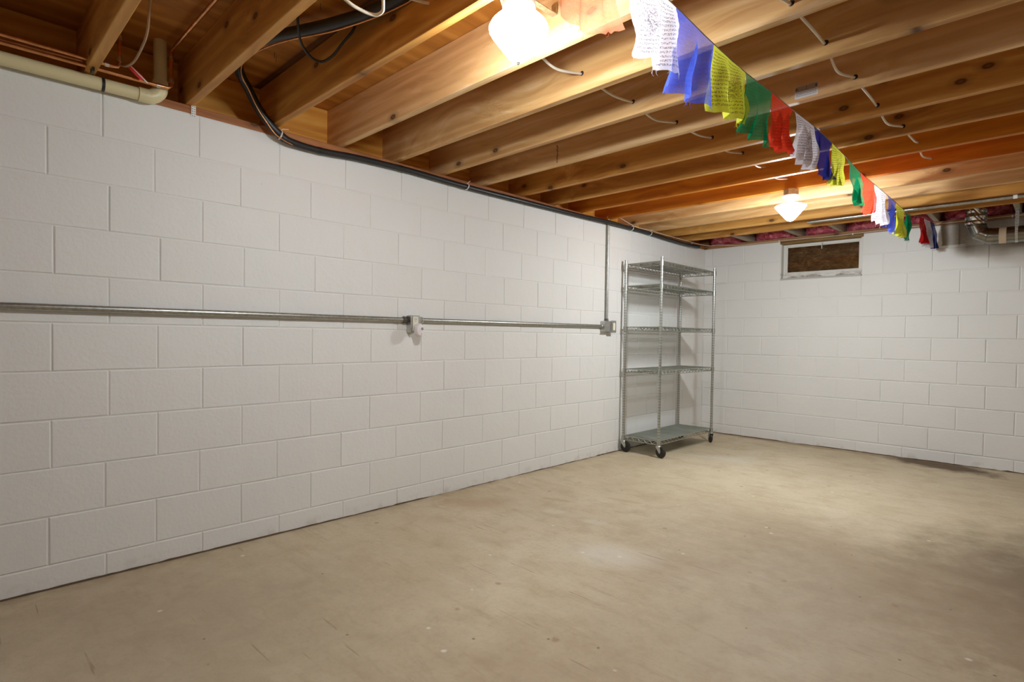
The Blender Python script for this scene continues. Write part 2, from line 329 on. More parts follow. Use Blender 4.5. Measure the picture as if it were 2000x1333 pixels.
# ------------------------------------------------------------------ mesh helpers
class MB:
    def __init__(s): s.v = []; s.f = []; s.sm = []
    def add(s, vs, fs, smooth=False):
        o = len(s.v); s.v += [tuple(q) for q in vs]; s.f += [tuple(i+o for i in f) for f in fs]; s.sm += [smooth]*len(fs); return s
    def box(s, a, b):
        x0, y0, z0 = a; x1, y1, z1 = b
        return s.add([(x0, y0, z0), (x1, y0, z0), (x1, y1, z0), (x0, y1, z0), (x0, y0, z1), (x1, y0, z1), (x1, y1, z1), (x0, y1, z1)],
                     [(0, 3, 2, 1), (4, 5, 6, 7), (0, 1, 5, 4), (1, 2, 6, 5), (2, 3, 7, 6), (3, 0, 4, 7)])
    def cbox(s, a, b, c=.002):
        """box with chamfered edges"""
        x0, y0, z0 = a; x1, y1, z1 = b; vs = []; 
        for z, i in ((z0, c), (z0+c, 0), (z1-c, 0), (z1, c)):
            j = c
            if i: vs += [(x0+c+j*0, y0+c, z), (x1-c, y0+c, z), (x1-c, y1-c, z), (x0+c, y1-c, z)]*1
            else: vs += [(x0, y0, z), (x1, y0, z), (x1, y1, z), (x0, y1, z)]
        fs = [(0, 3, 2, 1), (12, 13, 14, 15)]
        for L in range(3):
            for k in range(4): fs.append((L*4+k, L*4+(k+1) % 4, L*4+4+(k+1) % 4, L*4+4+k))
        return s.add(vs, fs)
    def tube(s, pts, r, n=10, cap=True, closed=False, smooth=True):
        P = [Vector(p) for p in pts]; m = len(P); rs = r if isinstance(r, (list, tuple)) else [r]*m
        T = []
        for i in range(m):
            if closed: t = P[(i+1) % m]-P[i-1]
            else: t = P[min(i+1, m-1)]-P[max(i-1, 0)]
            T.append(t.normalized())
        nrm = T[0].orthogonal().normalized(); rings = []
        for i in range(m):
            nrm = (nrm-T[i]*nrm.dot(T[i])).normalized(); b = T[i].cross(nrm)
            k = 1.
            if 0 < i < m-1:
                a1 = (P[i]-P[i-1]).normalized(); a2 = (P[i+1]-P[i]).normalized(); cs = math.sqrt(max(.25, (1+a1.dot(a2))/2)); k = 1
            rings.append([P[i]+(nrm*math.cos(2*math.pi*q/n)+b*math.sin(2*math.pi*q/n))*rs[i]*k for q in range(n)])
        vs = [v for R_ in rings for v in R_]; fs = []
        L = m if closed else m-1
        for i in range(L):
            j = (i+1) % m
            for q in range(n): fs.append((i*n+q, i*n+(q+1) % n, j*n+(q+1) % n, j*n+q))
        s.add(vs, fs, smooth)
        if cap and not closed: s.add(rings[0], [tuple(range(n-1, -1, -1))]); s.add(rings[-1], [tuple(range(n))])
        return s
    def lathe(s, prof, n=24, o=(0, 0, 0), axis='z', smooth=True):
        vs = []; m = len(prof)
        for (r, z) in prof:
            for q in range(n):
                a = 2*math.pi*q/n; c, k = r*math.cos(a), r*math.sin(a)
                p = {'z': (c, k, z), 'x': (z, c, k), 'y': (c, z, k)}[axis]
                vs.append((p[0]+o[0], p[1]+o[1], p[2]+o[2]))
        fs = [(i*n+q, i*n+(q+1) % n, (i+1)*n+(q+1) % n, (i+1)*n+q) for i in range(m-1) for q in range(n)]
        if prof[0][0] > 1e-6: fs.append(tuple(range(n-1, -1, -1)))
        if prof[-1][0] > 1e-6: fs.append(tuple((m-1)*n+q for q in range(n)))
        return s.add(vs, fs, smooth)
    def build(s, name, m, parent=None, loc=None):
        me = bpy.data.meshes.new(name); me.from_pydata(s.v, [], s.f)
        me.polygons.foreach_set('use_smooth', s.sm); me.materials.append(m); me.update()
        if any(s.sm):
            try: me.set_sharp_from_angle(angle=math.radians(40))
            except Exception: pass
        o = bpy.data.objects.new(name, me); COL.objects.link(o)
        if parent: o.parent = parent
        if loc: o.location = loc
        return o
def tag(o, label, cat, group=None, kind=None):
    o['label'] = label; o['category'] = cat
    if group: o['group'] = group
    if kind: o['kind'] = kind
    return o
def empty(name, loc=(0, 0, 0)):
    o = bpy.data.objects.new(name, None); o.location = loc; o.empty_display_size = .05; COL.objects.link(o); return o
def struct(o, label=None):
    o['kind'] = 'structure'
    if label: o['label'] = label
    return o
def spline(pts, n=6):
    """Catmull-Rom through the points"""
    P = [Vector(p) for p in pts]; P = [P[0]*2-P[1]]+P+[P[-1]*2-P[-2]]; out = []
    for i in range(1, len(P)-2):
        a, b, c, d = P[i-1:i+3]
        for k in range(n):
            t = k/n
            out.append(.5*((2*b)+(c-a)*t+(2*a-5*b+4*c-d)*t*t+(3*b-a-3*c+d)*t**3))
    out.append(P[-2]); return out

# ------------------------------------------------------------------ walls of concrete block
H = .2032; Z0 = .1019; ZTOP = Z0+10*H          # 2.134
JL = [[-7.677,-7.297,-6.918,-6.539,-6.167,-5.788,-5.406,-5.016,-4.629,-4.241,-3.866,-3.483,-3.106,-2.723,-2.342,-1.963,-1.596,-1.217,-0.838,-0.459],[-7.486,-7.107,-6.728,-6.355,-5.976,-5.593,-5.215,-4.84,-4.463,-4.09,-3.711,-3.331,-2.946,-2.558,-2.177,-1.798,-1.417,-1.038,-0.658,-0.279],[-7.668,-7.289,-6.91,-6.53,-6.145,-5.766,-5.391,-5.016,-4.639,-4.26,-3.892,-3.508,-3.123,-2.74,-2.361,-1.983,-1.604,-1.225,-0.846,-0.466],[-7.478,-7.099,-6.72,-6.334,-5.955,-5.571,-5.196,-4.814,-4.447,-4.077,-3.692,-3.312,-2.929,-2.562,-2.183,-1.798,-1.419,-1.04,-0.661,-0.281],[-7.669,-7.289,-6.91,-6.531,-6.146,-5.767,-5.389,-5.013,-4.637,-4.262,-3.886,-3.501,-3.122,-2.743,-2.363,-1.984,-1.605,-1.226,-0.847,-0.467],[-7.481,-7.102,-6.723,-6.342,-5.963,-5.58,-5.201,-4.827,-4.452,-4.076,-3.697,-3.314,-2.935,-2.556,-2.176,-1.797,-1.418,-1.039,-0.66,-0.28],[-7.668,-7.289,-6.91,-6.531,-6.146,-5.767,-5.39,-5.013,-4.64,-4.263,-3.883,-3.498,-3.118,-2.741,-2.362,-1.983,-1.604,-1.224,-0.845,-0.466],[-7.483,-7.103,-6.724,-6.345,-5.966,-5.58,-5.204,-4.835,-4.457,-4.08,-3.7,-3.315,-2.936,-2.557,-2.178,-1.798,-1.419,-1.04,-0.661,-0.282],[-7.675,-7.295,-6.916,-6.537,-6.161,-5.782,-5.403,-5.023,-4.647,-4.266,-3.891,-3.516,-3.13,-2.75,-2.37,-1.987,-1.608,-1.229,-0.849,-0.47],[-7.487,-7.107,-6.728,-6.355,-5.976,-5.587,-5.207,-4.831,-4.453,-4.074,-3.692,-3.313,-2.934,-2.555,-2.175,-1.796,-1.417,-1.038,-0.659,-0.279],[-7.673,-7.294,-6.915,-6.536,-6.158,-5.779,-5.389,-5.01,-4.631,-4.253,-3.877,-3.501,-3.123,-2.745,-2.366,-1.985,-1.606,-1.227,-0.847,-0.468]]
JB = [[0.095,0.466,0.844,1.221,1.599,1.977,2.356,2.743,3.122,3.501,3.88,4.259,4.639,5.018],[0.281,0.658,1.035,1.412,1.789,2.171,2.561,2.94,3.317,3.697,4.076,4.455,4.834,5.213],[0.096,0.475,0.85,1.228,1.614,1.985,2.37,2.762,3.141,3.512,3.891,4.27,4.649,5.028],[0.279,0.662,1.034,1.412,1.792,2.174,2.558,2.938,3.317,3.696,4.075,4.454,4.833,5.213],[0.096,0.475,0.847,1.222,1.6,1.98,2.368,2.755,3.135,3.509,3.888,4.267,4.647,5.026],[0.294,0.669,1.043,1.422,1.799,2.178,2.558,2.937,3.316,3.695,4.074,4.454,4.833,5.212],[0.1,0.479,0.853,1.227,1.609,1.983,2.368,2.76,3.139,3.511,3.89,4.269,4.648,5.028],[0.289,0.66,1.037,1.415,1.797,2.176,2.564,2.943,3.319,3.698,4.077,4.456,4.836,5.215],[0.103,0.482,0.852,1.225,1.603,1.984,2.368,2.757,3.136,3.51,3.889,4.268,4.647,5.027],[0.282,0.656,1.034,1.413,1.791,2.174,2.562,2.942,3.318,3.697,4.076,4.456,4.835,5.214],[0.09,0.465,0.844,1.218,1.6,1.981,2.371,2.762,3.141,3.512,3.891,4.27,4.649,5.029]]
RECB = .0062; XR, YF, ZSUB = 5.4, -9.6, 2.407
REC = .0033      # recess of the mortar
WX0, WX1, WZ0, WZ1 = .850, 1.612, 1.722, 2.134   # window opening

m_ = MB().box((-.2, YF, -.12), (-REC, .2, ZTOP)); wl = struct(m_.build('wall_left', M_BLOCK))
m_ = MB().box((-.0032, .2, -.12), (WX0, RECB, ZTOP)).box((WX1, .2, -.12), (XR, RECB, ZTOP)).box((WX0, .2, -.12), (WX1, REC, WZ0))
wb = struct(m_.build('wall_back', M_BLOCK))
struct(MB().box((XR, YF, -.12), (XR+.2, .2, ZSUB)).build('wall_right', M_WALLP))
struct(MB().box((-.2, YF-.2, -.12), (XR+.2, YF, ZSUB)).build('wall_front', M_WALLP))

def block(u0, u1, z0, z1, wall):
    g_, c, kd = (.0026, .0034, .5) if wall == 'L' else (.0036, .0046, .6); p = R.uniform(-.0004, .0008)
    u0 += g_; u1 -= g_; z0 += g_; z1 -= g_
    if z0 < .02: z0 = -.02
    jit = lambda: R.uniform(-.0006, .0006)
    outer = [(u0, z0), (u1, z0), (u1, z1), (u0, z1)]; inner = [(u0+c, z0+c), (u1-c, z0+c), (u1-c, z1-c), (u0+c, z1-c)]
    tilt = (R.uniform(-.0008, .0008), R.uniform(-.0008, .0008))
    pts = []
    for (u, z) in outer: pts.append((u+jit(), z+jit(), -.007))
    for (u, z) in outer: pts.append((u+jit(), z+jit(), -c*kd+p))
    for i, (u, z) in enumerate(inner): pts.append((u+jit(), z+jit(), p+tilt[0]*(1 if i in (1, 2) else -1)))
    fs = [(8, 9, 10, 11)]+[(a*4+k, a*4+(k+1) % 4, a*4+4+(k+1) % 4, a*4+4+k) for a in (0, 1) for k in range(4)]
    if wall == 'L': vs = [(d, u, z) for u, z, d in pts]
    else: vs = [(u, -d, z) for u, z, d in pts]
    MB().add(vs, fs).build('concrete_block', M_BLOCK, wl if wall == 'L' else wb)
for rI in range(11):
    z1 = ZTOP-rI*H; z0 = z1-H if rI < 10 else 0.
    js = JL[rI]+[0.]
    for a, b in zip(js, js[1:]):
        if b-a > .03: block(a, b, z0, z1, 'L')
    js = [0.]+JB[rI]
    for a, b in zip(js, js[1:]):
        if b-a < .03: continue
        if rI < 2:
            if a >= WX0-.05 and b <= WX1+.05: continue
            if a < WX0 < b: b = WX0+.0032
            if a < WX1 < b: a = WX1-.0032
        block(a, b, z0, z1, 'B')

# floor and dirty gap along the wall foot
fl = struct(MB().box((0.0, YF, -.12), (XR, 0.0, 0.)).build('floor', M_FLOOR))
def gap(seq, wall):
    vs = []; n = len(seq)
    for (u, h, d) in seq:
        vs += ([(.0015, u, h), (d, u, .0012), (.0015, u, .0)] if wall == 'L' else [(u, -.0015, h), (u, -d, .0012), (u, -.0015, .0)])
    fs = [(i*3+k, i*3+k+1, i*3+4+k, i*3+3+k) for i in range(n-1) for k in (0,)]
    o = MB().add(vs, fs).build('dirt_gap', M_GAP, fl); o['kind'] = 'stuff'
def walk(a, b, st=.035):
    out = []; u = a; h = .004
    while u < b:
        h = min(.008, max(.0008, h+R.uniform(-.002, .002)))
        if R.random() < .05: h = R.uniform(.006, .012)
        out.append((u, h, .003+h*.6*R.uniform(.5, 1.2))); u += st*R.uniform(.6, 1.4)
    return out
gap(walk(-7.7, -.01), 'L'); gap(walk(.01, 5.), 'B')

# ------------------------------------------------------------------ ceiling: subfloor, joists, rim, sill
ceil = struct(MB().box((-.165, YF, ZSUB+.02), (XR, .165, ZSUB+.05)).build('ceiling', M_PLY))
def wbox(name, a, b, m, c=.002):
    ctr = [(a[i]+b[i])/2 for i in range(3)]
    aa = [a[i]-ctr[i] for i in range(3)]; bb = [b[i]-ctr[i] for i in range(3)]
    return MB().cbox(aa, bb, c).build(name, m, ceil, ctr)
ys = [-9.6, -8.41, -7.19, -5.85, -4.63, -3.41, -2.19, -.97, .165]
for i in range(len(ys)-1):
    for j, (xa, xb) in enumerate(((-.165, 1.85 if i % 2 else .9), (1.85 if i % 2 else .9, 4.25 if i % 2 else 3.3), (4.25 if i % 2 else 3.3, XR))):
        wbox('plywood_panel', (xa+.001, ys[i]+.001, ZSUB), (xb-.001, ys[i+1]-.001, ZSUB+.018), M_PLY, .001)
JF = [-9.54, -9.16, -8.78, -8.40, -8.02, -7.64, -7.26, -6.88, -6.50, -6.155, -5.821, -5.425, -5.032, -4.640, -4.262, -3.890, -3.520, -3.112, -2.730, -2.360, -1.967, -1.586, -1.198, -.816, -.437]
JF[8:10] = [-6.585, -6.205]
ZJ = 2.172
SPECIAL = {19: M_JORANGE, 20: M_JORANGE, 12: M_JOIST, 13: M_JPALE, 14: M_JPALE, 15: M_JPALE, 21: M_JPALE, 22: M_JPALE, 16: M_JPALE}
for i, y in enumerate(JF):
    m = SPECIAL.get(i, M_JOIST)
    wbox('floor_joist', (-.1265, y-.038, ZJ), (XR, y, ZSUB-.0005), m, .0025)
edges = [-7.2]+[y for y in JF if y > -7]
wbox('rim_board', (-.165, -9.6, ZJ), (-.127, -4.95, ZSUB-.0005), M_RIM)
wbox('rim_board', (-.165, -4.949, ZJ), (-.127, .165, ZSUB-.0005), M_RIM)
wbox('sill_plate', (-.14, -9.6, ZTOP), (-.001, -5.0, ZJ-.0005), M_SILL)
wbox('sill_plate', (-.14, -4.999, ZTOP), (-.001, -.002, ZJ-.0005), M_SILL)
wbox('sill_plate', (-.14, .003, ZTOP), (XR, .14, ZJ-.0005), M_SILLX)
wbox('rim_board', (-.126, .127, ZJ), (XR, .164, ZSUB-.0005), M_SILLX)
# weathered blocking between the last joist and the back wall
for x in (.50, 1.02, 1.41, 2.17, 2.72, 3.15, 3.55, 3.95, 4.4):
    wbox('blocking', (x, -.436, ZJ+.001), (x+.038, .126, ZSUB-.001), M_GREYWOOD)

# pink batts
def batt(x0, x1, seed, label):
    rd = random.Random(seed); nx, nz = 18, 12; vs = []
    ya, yb = -.03, .125
    def nz_(a, b): return math.sin(a*3.1+seed)*math.sin(b*2.3+seed*1.7)+.5*math.sin(a*7.7+b*5+seed)
    for k in range(nz+1):
        for i in range(nx+1):
            u = i/nx; v = k/nz; x = x0+(x1-x0)*u; z = ZJ+.004+(ZSUB-ZJ-.01)*v
            bul = (math.sin(math.pi*u)**.4)*(math.sin(math.pi*max(.0, min(1, v*.92+.08)))**.4)
            y = yb-(yb-ya)*bul-.022*nz_(u*6, v*4)*bul-rd.uniform(0, .008)*bul
            vs.append((x, y, z))
    fs = [(k*(nx+1)+i, k*(nx+1)+i+1, (k+1)*(nx+1)+i+1, (k+1)*(nx+1)+i) for k in range(nz) for i in range(nx)]
    n0 = len(vs); vs += [(x0, yb, ZJ+.004), (x1, yb, ZJ+.004), (x1, yb, ZSUB-.006), (x0, yb, ZSUB-.006)]
    b = [i for i in range(nx+1)]; fs.append(tuple([n0, n0+1]+b[::-1]))
    o = MB().add(vs, fs, True).build('insulation_batt', M_PINK)
    tag(o, label, 'insulation', 'pink insulation batts above the back wall'); return o
bb = [(.02, .495, 'pink insulation batt nearest the room corner, above the back wall'),
      (.545, 1.01, 'pink insulation batt above the left half of the small window'),
      (1.065, 1.40, 'pink insulation batt above the right half of the small window'),
      (1.455, 2.16, 'pink insulation batt right of the window, behind the last flags'),
      (2.215, 2.71, 'shadowed pink insulation batt behind the steel duct elbow'),
      (2.765, 3.14, 'pink insulation batt right of the duct hanger strap')]
for i, (a, b, l) in enumerate(bb): batt(a, b, i*1.7+1, l)

# ------------------------------------------------------------------ window
win = struct(empty('window_1', (1.23, .07, 1.72)))
def wpart(name, boxes, m, ch=.002):
    mb = MB()
    for a, b in boxes: mb.cbox([a[0]-1.23, a[1]-.07, a[2]-1.72], [b[0]-1.23, b[1]-.07, b[2]-1.72], ch)
    return mb.build(name, m, win)
wpart('window_reveal', [((WX0, .004, WZ0), (WX0+.012, .12, ZTOP)), ((WX1-.010, .004, WZ0), (WX1, .12, ZTOP))], M_TRIM)
wpart('window_sill', [((WX0+.0125, .012, WZ0-.001), (WX1-.0105, .12, WZ0+.020))], M_SILLPAINT)
wpart('window_lower_rail', [((.868, .035, 1.7425), (1.598, .0595, 1.776))], M_TRIM)
wpart('window_frame', [((.866, .06, 1.752), (1.600, .085, 1.800)), ((.866, .06, 2.078), (1.600, .085, 2.102)),
                       ((.866, .06, 1.800), (.892, .085, 2.078)), ((1.580, .06, 1.800), (1.600, .085, 2.078))], M_TRIM)
wpart('window_sash', [((.8925, .066, 1.8005), (.905, .08, 2.0775)), ((1.570, .066, 1.8005), (1.5795, .08, 2.0775)), ((.9055, .066, 1.8005), (1.5695, .08, 1.808)), ((.9055, .066, 2.070), (1.5695, .08, 2.0775))], M_TRIM, .001)
wpart('window_pane', [((.9055, .0715, 1.8085), (1.5695, .0745, 2.0695))], M_GLASS, .0005)
wpart('window_header', [((WX0, -.006, 2.103), (WX1+.01, .12, ZTOP-.0005))], M_ROUGH, .004)
wpart('window_latch', [((1.235, .045, 2.03), (1.243, .0595, 2.085)), ((1.232, .052, 2.078), (1.250, .0655, 2.090))], M_GALV, .001)
ob = MB().cbox([.86-1.23, .13-.07, WZ0-1.72], [1.60-1.23, .15-.07, ZTOP-1.72-.002], .001).build('outer_board', M_DIRT, win)

# ------------------------------------------------------------------ lamps
def lamp(x, y, zc, label, recessed):
    """zc: height where the canopy meets the box"""
    t = empty('ceiling_lamp', (x, y, zc)); tag(t, label, 'lamp', 'bare-joist ceiling lamps')
    # octagonal metal box and brackets
    top = .04 if not recessed else .045
    MB().lathe([(.050, 0), (.052, .001), (.052, top-.001), (.050, top)], 8, smooth=False).build('junction_box', M_GALV, t)
    if recessed:
        mb = MB().box((-.012, -.145, top-.012), (.012, .188, top-.009)).box((-.012, -.148, top-.012), (.012, -.145, top+.03)).box((-.012, .188, top-.012), (.012, .191, top+.03))
        for s in (-1, 1): mb.lathe([(.0, -.006), (.007, -.005), (.007, .0), (.0, .001)], 8, (s*.062, 0, .008)).box((s*.062-.012, -.006, .004), (s*.062+.012, .006, .007))
        mb.build('hanger_bar', M_GALV, t)
    if recessed:
        MB().lathe([(.0, -.001), (.056, -.001), (.0585, -.006), (.0585, -.034), (.054, -.043), (.0, -.044)], 32).build('canopy', M_CERAMIC, t)
        top_ = [(.048, -.0435), (.066, -.050), (.084, -.062), (.097, -.076), (.1035, -.090)]
        low = [(.1035, -.090), (.102, -.101), (.094, -.114), (.073, -.141), (.052, -.168), (.030, -.195), (.017, -.204), (.0, -.206)]; fz = -.206
    else:
        MB().lathe([(.0, -.001), (.057, -.001), (.0585, -.006), (.056, -.015), (.046, -.024), (.028, -.029), (.0, -.030)], 32).build('canopy', M_CERAMIC, t)
        MB().lathe([(.026, -.029), (.024, -.033), (.024, -.050), (.030, -.056), (.030, -.0605)], 24).build('socket_neck', M_CERAMIC, t)
        top_ = [(.028, -.060), (.050, -.062), (.080, -.068), (.0995, -.075), (.104, -.079)]
        low = [(.104, -.079), (.101, -.086), (.060, -.136), (.030, -.172), (.020, -.181), (.0, -.184)]; fz = -.184
    g1 = MB().lathe(top_, 32); g1.f = [f for f in g1.f if len(f) == 4]; g1.sm = [True]*len(g1.f)
    g1.build('shade_shoulder', M_SHADE_TOP, t)
    g2 = MB().lathe(low, 32); g2.f = [f for f in g2.f if len(f) == 4]; g2.sm = [True]*len(g2.f)
    gs = g2.build('glass_shade', M_SHADE if recessed else M_SHADE_FAR, t); gs['label'] = 'glowing white cone-shaped glass shade'
    if recessed:
        gs.data.materials.append(M_SHADE_UP)
        for p in gs.data.polygons: p.material_index = 1 if p.center.z > -.13 else 0
    MB().lathe([(.0, .001), (.007, -.0005), (.008, -.003), (.004, -.005), (.005, -.007), (.0, -.010)], 12, (0, 0, fz)).build('finial', M_GALV, t)
    return t
lamp(1.627, -4.875, 2.250, 'white cone-glass ceiling lamp, the larger one at the top of the picture', True)
lamp(1.593, -1.99, ZJ-.0405, 'white cone-glass ceiling lamp hanging under a joist near the back wall', False)

# unseen fill lights, added outside the frame to brighten the near half
for (x, y, pw) in ((1.7, -8.1, 1.), (4.3, -7.6, 1.), (4.4, -3.6, .5)):
    ld = bpy.data.lights.new('fill_light', 'POINT'); ld.energy = FILL_POWER*pw; ld.shadow_soft_size = .1; ld.color = (.92, 1, 1)
    lo = bpy.data.objects.new('fill_light', ld); lo.location = (x, y, 2.05); COL.objects.link(lo)

# ------------------------------------------------------------------ prayer flags
st = empty('prayer_flag_string', (2.09, -4.6, 2.16)); tag(st, 'string of coloured printed prayer flags hung under the joists', 'flags')
SO = Vector((2.09, -4.6, 2.16))
cord = [(2.10, -5.62, 2.172), (2.09, -5.25, 2.163), (2.09, -4.92, 2.164), (2.09, -4.623, 2.157), (2.09, -4.35, 2.144), (2.09, -4.064, 2.141), (2.09, -3.78, 2.152), (2.09, -3.50, 2.158), (2.09, -3.198, 2.168), (2.09, -2.88, 2.165),
        (2.09, -2.6, 2.155), (2.09, -2.268, 2.138), (2.09, -1.9, 2.141), (2.09, -1.5, 2.143), (2.09, -1.18, 2.144), (2.09, -.86, 2.139), (2.09, -.74, 2.139), (2.09, -.60, 2.148), (2.125, -.40, 2.158), (2.15, -.28, 2.15), (2.17, -.18, 2.145), (2.19, -.08, 2.138), (2.20, -.012, 2.139)]
cpts = [Vector(c)-SO for c in cord]
MB().tube(spline(cpts, 4), .0018, 6).build('cord', mat('flag_cord', (.30, .25, .22), .8), st)
flags = [
 ('orange', 'sheer orange-red flag, first from the camera', [(-5.25,2.163),(-5.08,2.163),(-4.92,2.163),(-5.24,2.04),(-4.965,2.06),(-5.225,1.915),(-5.10,1.895),(-4.925,1.965)]),
 ('white', 'large white flag covered in dark print', [(-4.918,2.162),(-4.78,2.16),(-4.625,2.156),(-4.895,2.03),(-4.633,2.054),(-4.885,1.935),(-4.747,1.936),(-4.612,1.928)]),
 ('blue', 'large sheer blue flag', [(-4.623,2.156),(-4.491,2.152),(-4.353,2.144),(-4.655,2.022),(-4.369,2.066),(-4.682,1.888),(-4.528,1.893),(-4.352,1.908)]),
 ('yellow', 'large yellow flag with rows of dark print', [(-4.348,2.142),(-4.2,2.143),(-4.066,2.14),(-4.361,2.04),(-4.045,2.05),(-4.338,1.920),(-4.179,1.926),(-4.073,1.938)]),
 ('green', 'large dark green flag', [(-4.064,2.14),(-3.93,2.146),(-3.784,2.153),(-4.073,2.03),(-3.782,2.04),(-4.121,1.916),(-3.978,1.908),(-3.787,1.915)]),
 ('red', 'larger bright red flag beside the large green one', [(-3.777,2.151),(-3.639,2.154),(-3.511,2.158),(-3.789,2.054),(-3.565,2.049),(-3.764,1.949),(-3.657,1.935),(-3.476,1.970)]),
 ('white', 'narrow lilac-white printed flag right of the red one', [(-3.489,2.158),(-3.342,2.162),(-3.20,2.167),(-3.418,2.076),(-3.189,2.06),(-3.467,1.953),(-3.355,1.935),(-3.198,1.950)]),
 ('navy', 'deep blue flag with a pale band', [(-3.198,2.168),(-3.043,2.167),(-2.885,2.165),(-3.173,2.064),(-2.914,2.06),(-3.198,1.955),(-3.017,1.958),(-2.858,1.970)]),
 ('yellow', 'narrow yellow printed flag above the far lamp', [(-2.882,2.164),(-2.765,2.16),(-2.649,2.156),(-2.884,2.053),(-2.652,2.077),(-2.884,1.947),(-2.797,1.952),(-2.707,1.968)]),
 ('green', 'thin twisted green flag', [(-2.573,2.153),(-2.423,2.147),(-2.275,2.138),(-2.494,2.051),(-2.29,2.046),(-2.356,1.971),(-2.304,1.939),(-2.253,1.933)]),
 ('red', 'orange-red flag lit from behind by the far lamp', [(-2.262,2.138),(-2.078,2.14),(-1.909,2.141),(-2.264,2.036),(-1.882,2.042),(-2.24,1.935),(-2.093,1.911),(-1.974,1.94)]),
 ('white', 'white flag right of the far orange-red one', [(-1.893,2.141),(-1.712,2.142),(-1.517,2.143),(-1.865,2.018),(-1.552,2.029),(-1.808,1.916),(-1.683,1.907),(-1.523,1.928)]),
 ('blue', 'narrow mid-blue flag', [(-1.483,2.143),(-1.344,2.143),(-1.196,2.144),(-1.4,2.037),(-1.218,2.028),(-1.521,1.91),(-1.382,1.9),(-1.241,1.915)]),
 ('yellow', 'far narrow yellow flag in front of the window wall', [(-1.177,2.144),(-1.022,2.144),(-0.88,2.139),(-1.16,2.018),(-0.904,2.03),(-1.146,1.918),(-1.03,1.912),(-0.89,1.92)]),
 ('green', 'far narrow green flag', [(-0.839,2.139),(-0.71,2.139),(-0.600,2.147),(-0.82,2.03),(-0.602,2.042),(-0.868,1.925),(-0.761,1.918),(-0.632,1.93)])]
def flag(colr, label, c, fn, seed):
    TL, TM, TR, ML, MR, BL, BM, BR = [Vector((a, b)) for a, b in c]
    CC = (ML+MR)/2; rd = random.Random(seed); n = 22; vs = []; uvs = []
    q = lambda a, b, d, t: a*(2*(t-.5)*(t-1))+b*(4*t*(1-t))+d*(2*t*(t-.5))
    ph = rd.uniform(0, 6); fr = rd.uniform(2.2, 3.4)
    for j in range(n+1):
        v = j/n
        for i in range(n+1):
            u = i/n
            P = q(q(TL, TM, TR, u), q(ML, CC, MR, u), q(BL, BM, BR, u), v)
            y, z = P
            if j == n: z += rd.uniform(-.006, .004); y += rd.uniform(-.003, .003)
            if i in (0, n) and j: y += rd.uniform(-.003, .003)
            amp = .018*min(1, v*2.2)*(.7+.3*v)
            x, y = fn(y)
            fold = math.sin(u*math.pi*fr*1.7+ph+v*1.2)+.55*math.sin(u*17+v*4+ph*2)+.35*math.sin(v*8+ph+u*5)
            x += amp*fold; y += .007*min(1, v*2)*math.sin(u*math.pi*fr*1.7+ph+1.3)*math.sin(math.pi*u)
            if y < -.022 or True: vs.append(Vector((x, y, z))-SO); uvs.append((u, 1-v))
    fs = [(j*(n+1)+i, j*(n+1)+i+1, (j+1)*(n+1)+i+1, (j+1)*(n+1)+i) for j in range(n) for i in range(n)]
    # frayed threads along the lower hem
    o = MB().add(vs, fs, True).build('prayer_flag', FL[colr], st); o['label'] = label
    uvl = o.data.uv_layers.new(name='uv')
    for lp in o.data.loops: uvl.data[lp.index].uv = uvs[lp.vertex_index]
    sd = MB()
    for k in range(7):
        i = rd.randrange(1, n); p = vs[n*(n+1)+i]; L = rd.uniform(.008, .022)
        sd.tube([p, p+Vector((rd.uniform(-.003, .003), rd.uniform(-.005, .005), -L*.6)), p+Vector((rd.uniform(-.004, .004), rd.uniform(-.010, .010), -L))], .0005, 4, False)
    h = sd.build('frayed_threads', FL[colr], o); h['kind'] = 'stuff'
for i, (c, l, pts) in enumerate(flags): flag(c, l, pts, lambda y: (2.09, y), i*3+1)
# last three hang where the string swings towards the duct
def far(colr, label, y0, y1, zt, zb, dy, seed):
    xs = lambda y: 2.09 if y < -.6 else 2.09+(y+.6)/.52*.10
    flag(colr, label, [(y0, zt), ((y0+y1)/2, zt-.002), (y1, zt-.004), (y0+dy*.4, (zt+zb)/2), (y1+dy*.6, (zt+zb)/2), (y0+dy, zb), ((y0+y1)/2+dy, zb-.01), (y1+dy, zb)], lambda y: (xs(y), y), seed)
far('dark red', 'small dark red flag near the duct', -.43, -.33, 2.158, 1.952, .07, 60)
far('white', 'small grey-white printed flag near the duct', -.325, -.20, 2.152, 1.925, .05, 63)
far('navy', 'last flag, small navy blue', -.195, -.10, 2.147, 1.93, .045, 66)

# ------------------------------------------------------------------ conduits and boxes on the left wall
def conduit(pts, r, label, straps):
    t = empty('conduit', pts[0]); o = Vector(pts[0]); tag(t, label, 'conduit')
    MB().tube([Vector(p)-o for p in pts], r, 16).build('pipe', M_EMT, t)
    for (p, ax) in straps:
        p = Vector(p)-o; mb = MB()
        if ax == 'y':
            mb.tube([p+Vector((0, -.012, 0)), p+Vector((0, .012, 0))], r+.0018, 16).cbox((p.x-r-.0035, p.y-.009, p.z+r), (p.x-r+.0, p.y+.009, p.z+r+.022), .0005)
        elif ax == 'z': mb.tube([p+Vector((0, 0, -.010)), p+Vector((0, 0, .010))], r+.0018, 16).cbox((p.x-r-.0035, p.y+r, p.z-.008), (p.x-r, p.y+r+.02, p.z+.008), .0005)
        mb.build('strap', M_GALV, t)
    return t
CX_ = .0195
conduit([(CX_, -7.6, 1.179), (CX_, -5.4, 1.182), (CX_, -4.215, 1.1835)], .0150, 'long galvanised conduit on the left wall, left of the outlet', [((CX_, -6.9, 1.1795), 'y')])
conduit([(CX_-.001, -4.085, 1.1845), (CX_-.001, -2.085, 1.189)], .0145, 'galvanised conduit between the outlet and the junction box', [])
